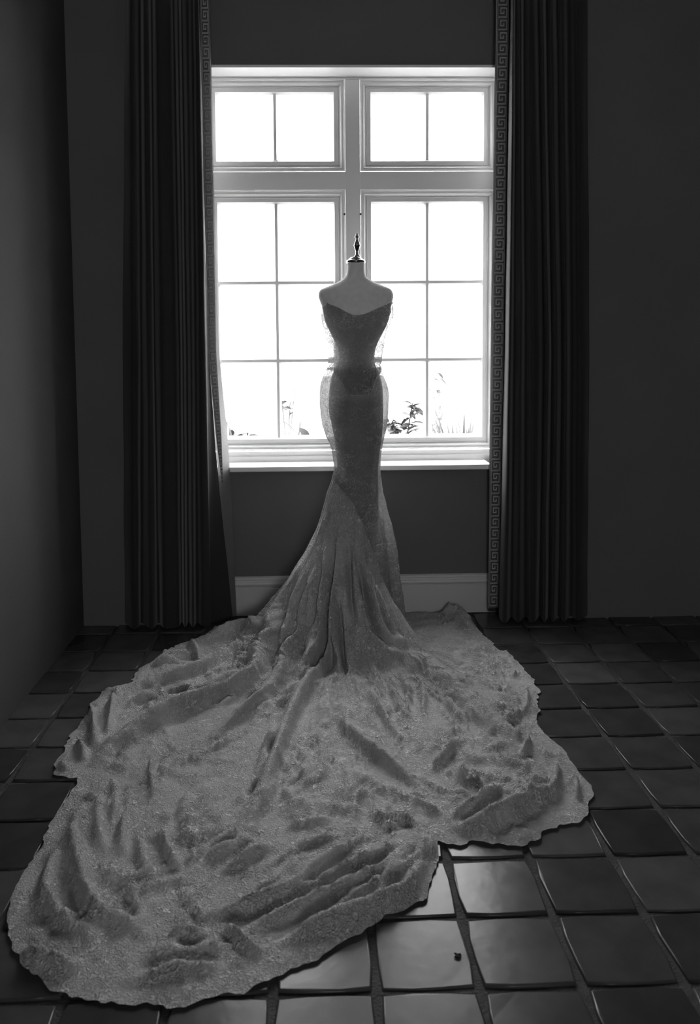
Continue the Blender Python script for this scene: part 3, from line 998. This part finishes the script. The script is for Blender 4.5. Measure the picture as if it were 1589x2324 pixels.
# folds read from the photograph: crest line (pixels), height (m) along it, half width (m), skew (<0: steep on the right-hand side walking along)
FOLDS = [
    # on the falling skirt and on into the train
    ([(752, 1130), (748, 1200), (745, 1300), (742, 1400), (735, 1470), (722, 1526), (689, 1592), (656, 1660), (629, 1738), (600, 1817), (572, 1891), (544, 1970), (512, 2020)], .042, .030, 1),
    ([(735, 1150), (712, 1220), (684, 1290), (650, 1350), (630, 1390), (624, 1436), (602, 1483), (588, 1530), (572, 1560), (514, 1592), (458, 1615), (392, 1639), (340, 1664), (300, 1690), (249, 1716), (208, 1756), (176, 1812)], .052, .034, 1),
    ([(722, 1200), (703, 1260), (684, 1342), (668, 1420), (656, 1483), (640, 1545), (600, 1600), (545, 1640), (480, 1690), (425, 1735)], .034, .026, 1),
    ([(775, 1130), (795, 1200), (807, 1260), (826, 1356), (842, 1422), (878, 1478), (920, 1496), (984, 1534), (1023, 1569), (1073, 1613), (1138, 1673), (1187, 1728), (1237, 1777), (1280, 1800)], .034, .046, 0),
    ([(768, 1180), (772, 1260), (766, 1350), (760, 1436), (766, 1483), (784, 1530), (800, 1560)], .026, .020, 0),
    ([(800, 1180), (822, 1270), (852, 1350), (874, 1415), (910, 1465), (950, 1490)], .030, .020, 0),
    ([(722, 1350), (712, 1420), (706, 1480), (690, 1540), (660, 1580), (615, 1640)], .022, .018, 0),
    ([(745, 1620), (793, 1676), (850, 1728), (899, 1762), (949, 1792), (994, 1812)], .030, .022, -1),
    ([(1050, 1680), (1018, 1723), (984, 1755), (960, 1770)], .024, .014, 0), ([(1053, 1740), (1045, 1780), (1036, 1815)], .022, .012, 0),
    ([(1160, 1798), (1098, 1838), (1038, 1870), (994, 1884)], .032, .016, 0), ([(1140, 1770), (1080, 1812), (1020, 1848), (975, 1870)], -.022, .014, 0),
    ([(989, 1896), (1048, 1892), (1108, 1882), (1157, 1867), (1222, 1832), (1272, 1805), (1310, 1795)], .040, .018, 0),
    ([(900, 1891), (821, 1919), (736, 1976), (651, 2044), (566, 2072), (476, 2092), (368, 2134)], .026, .016, 0),
    ([(960, 1880), (866, 1905), (780, 1960), (700, 2010)], -.018, .016, 0),
    ([(960, 1910), (866, 1987), (793, 2027), (680, 2083), (538, 2129), (470, 2150)], .024, .014, 0), ([(975, 1925), (950, 2000), (900, 2055), (821, 2086), (714, 2126), (623, 2165), (560, 2200)], .028, .018, 0),
    ([(960, 1915), (900, 1936), (816, 1970), (753, 2004), (680, 2044), (600, 2075)], .020, .012, 0), ([(965, 1925), (850, 2022), (765, 2070), (700, 2100)], .018, .011, 0),
    ([(481, 2095), (532, 2140), (566, 2166), (620, 2190)], .018, .011, 0), ([(420, 1975), (453, 1953), (510, 1919), (560, 1905)], .016, .011, 0), ([(470, 2010), (498, 1993), (544, 1976), (600, 1942), (650, 1930)], .018, .011, 0),
    ([(620, 1900), (700, 1880), (790, 1875)], .010, .012, 0), ([(640, 1950), (720, 1920), (800, 1900)], .012, .011, 0), ([(975, 1895), (900, 1872), (830, 1868)], .014, .012, 0), ([(980, 1940), (900, 2000), (830, 2050)], .014, .010, 0),
    ([(250, 1760), (262, 1830), (255, 1900)], .014, .011, 0), ([(310, 1900), (322, 1960), (345, 2020)], .016, .011, 0), ([(420, 2040), (440, 2080), (470, 2110)], .014, .010, 0),
    ([(200, 1820), (170, 1896), (175, 1981), (193, 2049), (226, 2100), (328, 2117), (380, 2130)], .036, .022, 0),
    ([(150, 1900), (118, 1990), (108, 2060), (130, 2089), (181, 2129), (260, 2150)], .028, .020, 0),
    ([(347, 1715), (343, 1772), (351, 1840)], .020, .011, 0), ([(290, 1850), (277, 1925), (284, 1960)], .020, .013, 0), ([(370, 1880), (385, 1959), (420, 2000)], .022, .013, 0),
    ([(290, 2030), (310, 2075), (334, 2117)], .014, .012, 0), ([(450, 1975), (500, 1945), (545, 1925)], .020, .014, 0), ([(430, 1800), (420, 1870), (440, 1930)], .012, .016, 0),
    ([(230, 1800), (222, 1870), (235, 1960)], .016, .016, 0), ([(290, 2180), (396, 2182), (481, 2170), (580, 2150)], .009, .014, 0), ([(28, 2150), (60, 2180), (110, 2200), (160, 2215), (210, 2208)], .030, .016, 0),
    ([(230, 2240), (330, 2235), (430, 2218), (560, 2200)], .018, .013, 0), ([(380, 2130), (430, 2140), (490, 2135)], .014, .011, 0),
    ([(600, 1780), (560, 1810), (530, 1845)], .018, .014, 0), ([(640, 1640), (600, 1720), (570, 1790)], .020, .014, 0), ([(480, 1850), (440, 1880), (400, 1900)], .012, .012, 0),
    # left back layers
    ([(590, 1469), (533, 1480), (505, 1507), (453, 1535), (368, 1559), (297, 1582), (250, 1600)], .036, .022, 1), ([(422, 1457), (440, 1483), (458, 1526)], .030, .014, 0),
    ([(600, 1430), (540, 1432), (480, 1450), (430, 1462)], .024, .018, 0), ([(570, 1510), (520, 1545), (470, 1570), (400, 1590)], .026, .014, 0), ([(330, 1520), (380, 1515), (420, 1510)], .026, .013, 0),
    ([(262, 1580), (252, 1640), (240, 1690)], .030, .014, 0), ([(205, 1610), (214, 1670), (216, 1720)], .028, .014, 0), ([(300, 1610), (330, 1600), (370, 1595)], .022, .012, 0),
    ([(170, 1690), (186, 1715), (192, 1745)], .026, .013, 0), ([(130, 1735), (145, 1752), (165, 1760)], .030, .014, 0),
    # right field
    ([(950, 1550), (962, 1590), (956, 1640)], .020, .013, 0), ([(910, 1530), (925, 1580), (930, 1610)], .020, .013, 0), ([(1000, 1590), (1030, 1625), (1070, 1668)], .022, .016, 0),
    ([(880, 1560), (905, 1610), (940, 1660)], .020, .014, 0), ([(830, 1560), (860, 1620), (900, 1680), (930, 1710)], .022, .015, 0), ([(1195, 1615), (1160, 1650), (1135, 1672)], .022, .011, 0),
    ([(1200, 1680), (1196, 1720), (1180, 1745)], .022, .011, 0), ([(1120, 1570), (1150, 1600), (1200, 1625)], .014, .012, 0), ([(1190, 1545), (1196, 1600), (1190, 1650)], .018, .012, 0),
    ([(1260, 1740), (1262, 1790), (1250, 1830)], .026, .012, 0), ([(1290, 1760), (1310, 1800), (1300, 1850)], .024, .012, 0), ([(1130, 1840), (1180, 1835), (1230, 1850)], .018, .013, 0),
    ([(760, 1760), (840, 1790), (900, 1815)], .012, .018, 0), ([(700, 1830), (780, 1850), (860, 1860)], .010, .018, 0), ([(680, 1700), (700, 1760), (690, 1820)], .010, .018, 0),
    ([(975, 1404), (1010, 1394), (1040, 1402), (1068, 1420), (1092, 1442)], .045, .026, 0), ([(1000, 1450), (1060, 1470), (1120, 1500)], .014, .018, 0), ([(960, 1470), (1020, 1500), (1090, 1550)], .012, .016, 0),
]
FOLDS += [([(700, 1285), (690, 1320), (683, 1345), (672, 1392), (664, 1440), (648, 1475), (620, 1500)], -.034, .012, 0),
          ([(757, 1180), (753, 1260), (750, 1320), (745, 1390), (737, 1451), (727, 1498), (712, 1530), (690, 1560)], -.046, .013, 0),
          ([(768, 1300), (767, 1345), (769, 1404), (775, 1476), (785, 1536), (790, 1556)], -.036, .011, 0),
          ([(806, 1250), (818, 1300), (829, 1345), (838, 1390), (847, 1425), (874, 1462), (895, 1490)], -.034, .011, 0),
          ([(830, 1250), (842, 1300), (852, 1350), (866, 1398), (878, 1428), (910, 1462)], -.034, .011, 0),
          ([(660, 1345), (648, 1400), (640, 1446), (629, 1476), (612, 1516), (590, 1550)], -.036, .012, 0),
          ([(728, 1250), (722, 1320), (712, 1390), (700, 1450)], -.018, .012, 0), ([(790, 1190), (793, 1290), (800, 1390), (812, 1450)], -.022, .012, 0)]
D = np.zeros_like(X)
crest = np.zeros_like(X)
rho = np.hypot(X - CXC, Y - CYC)
deg = np.degrees(np.arctan2(X - CXC, -(Y - CYC)))
for pts, amp, wid, sk_ in FOLDS:
    q = np.array([drape_at(a, b) for a, b in pts])
    # resample smooth
    s = np.concatenate([[0], np.cumsum(np.hypot(*(q[1:] - q[:-1]).T))])
    if s[-1] < 1e-4:
        continue
    keep = np.concatenate([[True], np.diff(s) > 1e-5]); s, q = s[keep], q[keep]
    n = max(6, min(40, int(s[-1] / .04)))
    ss = np.linspace(0, s[-1], n)
    qx, qy = smooth_interp(ss, s, q[:, 0]), smooth_interp(ss, s, q[:, 1])
    lo = np.array([qx.min(), qy.min()]) - wid * 4; hi = np.array([qx.max(), qy.max()]) + wid * 4
    sel = (X > lo[0]) & (X < hi[0]) & (Y > lo[1]) & (Y < hi[1])
    xs, ys = X[sel], Y[sel]
    best = np.full(xs.shape, 1e9); tb = np.zeros(xs.shape); cb_ = np.zeros(xs.shape)
    for k in range(n - 1):
        ax, ay, bx, by = qx[k], qy[k], qx[k + 1], qy[k + 1]
        dx, dy = bx - ax, by - ay
        L2 = dx * dx + dy * dy + 1e-12
        t = np.clip(((xs - ax) * dx + (ys - ay) * dy) / L2, 0, 1)
        d2 = (xs - ax - t * dx) ** 2 + (ys - ay - t * dy) ** 2
        b = d2 < best
        best = np.where(b, d2, best); tb = np.where(b, (k + t) / (n - 1), tb)
        cb_ = np.where(b, dx * (ys - ay) - dy * (xs - ax), cb_)
    wob = 1 + .35 * vnoise(xs * 14, ys * 14, 31)
    if sk_:
        wob = wob * np.where(cb_ * sk_ > 0, .55, 1.25)
    d = np.sqrt(best) / (wid * wob)
    end = np.clip(np.minimum(tb, 1 - tb) / .36, 0, 1)
    end = end * end * (3 - 2 * end)
    inner = np.clip((np.hypot(xs - CXC, ys - CYC) - R0) / .06, .12, 1)
    # a rounded crest with a shallow trough to each side
    pr = np.exp(-d * d) * 1.12 - .22 * np.exp(-((d - 1.9) / .8) ** 2)
    crest[sel] = np.maximum(crest[sel], end * np.exp(-d * d))
    D[sel] += amp * 1.25 * np.where(np.hypot(xs - CXC, ys - CYC) < .45, 1.25, 1) * end * inner * pr
# crumpled lace: directional small folds and crinkle
rad_in = np.clip((rho - .28) / .2, 0, 1)
wx, wy = X + .03 * vnoise(X * 9, Y * 9, 41), Y + .03 * vnoise(X * 9, Y * 9, 42)
edge = np.clip((rim_r[None, :] - rho) / .25, 0, 1)
ridge = lambda a: 1 - 2 * np.sqrt(np.abs(a) + .003)
th_ = np.radians(deg)
wob = .35 * vnoise(X * 5, Y * 5, 51) + .2 * vnoise(X * 11, Y * 11, 58)
streak = .0085 * vnoise(th_ * 9 + wob * 2, rho * 3.2, 52) + .0075 * ridge(vnoise(th_ * 17 + wob * 3, rho * 5 + wob, 53)) + .004 * ridge(vnoise(th_ * 34 + wob * 5, rho * 9, 54))
patch = np.clip(.55 + .9 * vnoise(X * 3.1, Y * 3.1, 55), .15, 1.2)
cr = .0045 * vnoise(wx * 9, wy * 9, 1) + patch * (.0030 * ridge(vnoise(wx * 19, wy * 19, 2)) + .0050 * ridge(vnoise(wx * 38, wy * 38, 6))) + .0026 * vnoise(wx * 75, wy * 75, 7) + .0016 * vnoise(wx * 140, wy * 140, 17)
cr = (1.6 * cr * (.14 + .86 * rad_in) + 2.0 * streak * np.clip(rad_in, .12, 1)) * (1 - .6 * crest)
ruff = (1 - edge) ** 2 * (.014 * vnoise(deg / 5.0, rho * 6, 8) + .010 * vnoise(deg / 2.2, rho * 9, 12)) * rad_in
D += cr + ruff
H0 = prof_h(rho, deg)
e = 1e-3
slope = (prof_h(rho + e, deg) - prof_h(rho - e, deg)) / (2 * e)
ln = np.sqrt(1 + slope ** 2)
nr_, nz_ = -slope / ln, 1 / ln
ux, uy = (X - CXC) / np.maximum(rho, 1e-6), (Y - CYC) / np.maximum(rho, 1e-6)
PX = X + ux * nr_ * D
PY = Y + uy * nr_ * D
PZ = H0 + nz_ * D + .020 * rad_in * np.clip(edge * 2.2, 0, 1) * nz_
onfloor = H0 < .03
low = .010 + .004 * vnoise(X * 30, Y * 30, 15)
soft = np.logaddexp(0, (PZ - low) / .006) * .006 + low
PZ = soft
# the hem comes down to the tiles
em = np.clip((rim_r[None, :] - rho) / .03, 0, 1)
em = em * em * (3 - 2 * em)
PZ = .006 + (PZ - .006) * (.18 + .82 * em)
# keep clear of the skirting
PY = np.minimum(PY, YW - .024 - .004)
PT = np.stack([PX, PY, PZ], -1)
link('train', grid_mesh('train', to_local(PT, gown), True), M_LACE, gown)

# ------------------------------------------------------------------ garden outside
boxes('ground', [(-14, 14, YOUT, 30, -.2, .08)], M_GROUND, kind='structure')


def leaf_mesh(L, Wd, droop, fold=.25, n=6):
    V, Fc = [], []
    for i in range(n + 1):
        t = i / n
        w = Wd * math.sin(math.pi * min(1, t * .95 + .04)) ** .8
        x = L * t
        z = -droop * t * t * L
        V += [(x, -w, z + w * fold), (x, 0, z), (x, w, z + w * fold)]
    for i in range(n):
        a = i * 3
        Fc += [(a, a + 3, a + 4, a + 1), (a + 1, a + 4, a + 5, a + 2)]
    me = mesh('leaf', V, Fc)
    me.materials.append(M_LEAF)
    me.polygons.foreach_set('use_smooth', [True] * len(me.polygons))
    return me


LM = {'broad': [leaf_mesh(.15, .026, .5), leaf_mesh(.12, .022, .7)], 'blade': [leaf_mesh(.48, .012, .12, .5), leaf_mesh(.40, .011, .2, .5)],
      'small': [leaf_mesh(.075, .015, .4), leaf_mesh(.06, .013, .6)]}


def plant(px, py, Y, kind, n, spread, label, seed):
    r = random.Random(seed)
    base = at(px, 1150, Y)
    topz = at(px, py, Y).z
    gz = .08
    t = thing('garden_plant', label, 'plant', (base.x, Y, gz), group=None)
    h = topz - gz
    if kind == 'blade':
        for k in range(n):
            me = LM['blade'][k % 2]
            o = bpy.data.objects.new('leaf', me); COL.objects.link(o); o.parent = t
            sc_ = h / .5 * r.uniform(.8, 1.1)
            o.scale = (sc_, 1.2, 1)
            o.location = (r.uniform(-.03, .03), r.uniform(-.03, .03), 0)
            o.rotation_euler = (0, -math.radians(r.uniform(70, 89)), r.uniform(0, 6.28))
        tube('stem', [(0, 0, 0), (0, 0, .08)], .02, M_STEM, t)
    else:
        ns = 4 if kind == 'broad' else 6
        stems = []
        for k in range(ns):
            ex = r.uniform(-spread, spread); ey = r.uniform(-spread, spread) * .6
            hh = h * r.uniform(.75, 1.0)
            pts = [(ex * q * q, ey * q * q, hh * q) for q in np.linspace(0, 1, 7)]
            tube('stem', pts, .005, M_STEM, t, 5)
            stems.append((ex, ey, hh))
        for k in range(n):
            ex, ey, hh = stems[k % ns]
            q = r.uniform(.70, 1.0)
            o = bpy.data.objects.new('leaf', LM[kind][k % 2]); COL.objects.link(o); o.parent = t
            o.location = (ex * q * q, ey * q * q, hh * q)
            o.rotation_euler = (r.uniform(-.5, .5), r.uniform(-.9, .4), r.uniform(0, 6.28))
            o.scale = [r.uniform(.9, 1.6)] * 3
    return t


plant(548, 925, 5.6, 'broad', 22, .16, 'loose broad-leaved shrub outside the lower left corner pane', 1)
plant(668, 930, 5.4, 'broad', 22, .14, 'loose broad-leaved shrub outside the pane left of the gown hips', 2)
plant(655, 850, 6.4, 'small', 14, .10, 'tall thin twiggy plant outside, left of the gown waist', 3)
plant(908, 900, 5.1, 'small', 130, .10, 'dense small-leaved bush outside, just right of the gown hips', 4)
plant(1047, 912, 5.9, 'blade', 30, .1, 'spiky clump of upright blade leaves outside the lower right corner pane', 5)
plant(985, 925, 6.6, 'small', 24, .12, 'thin small-leaved plant outside, left of the spiky clump', 6)
plant(1000, 800, 7.5, 'small', 14, .12, 'tall faint twiggy plant outside the middle right pane', 7)
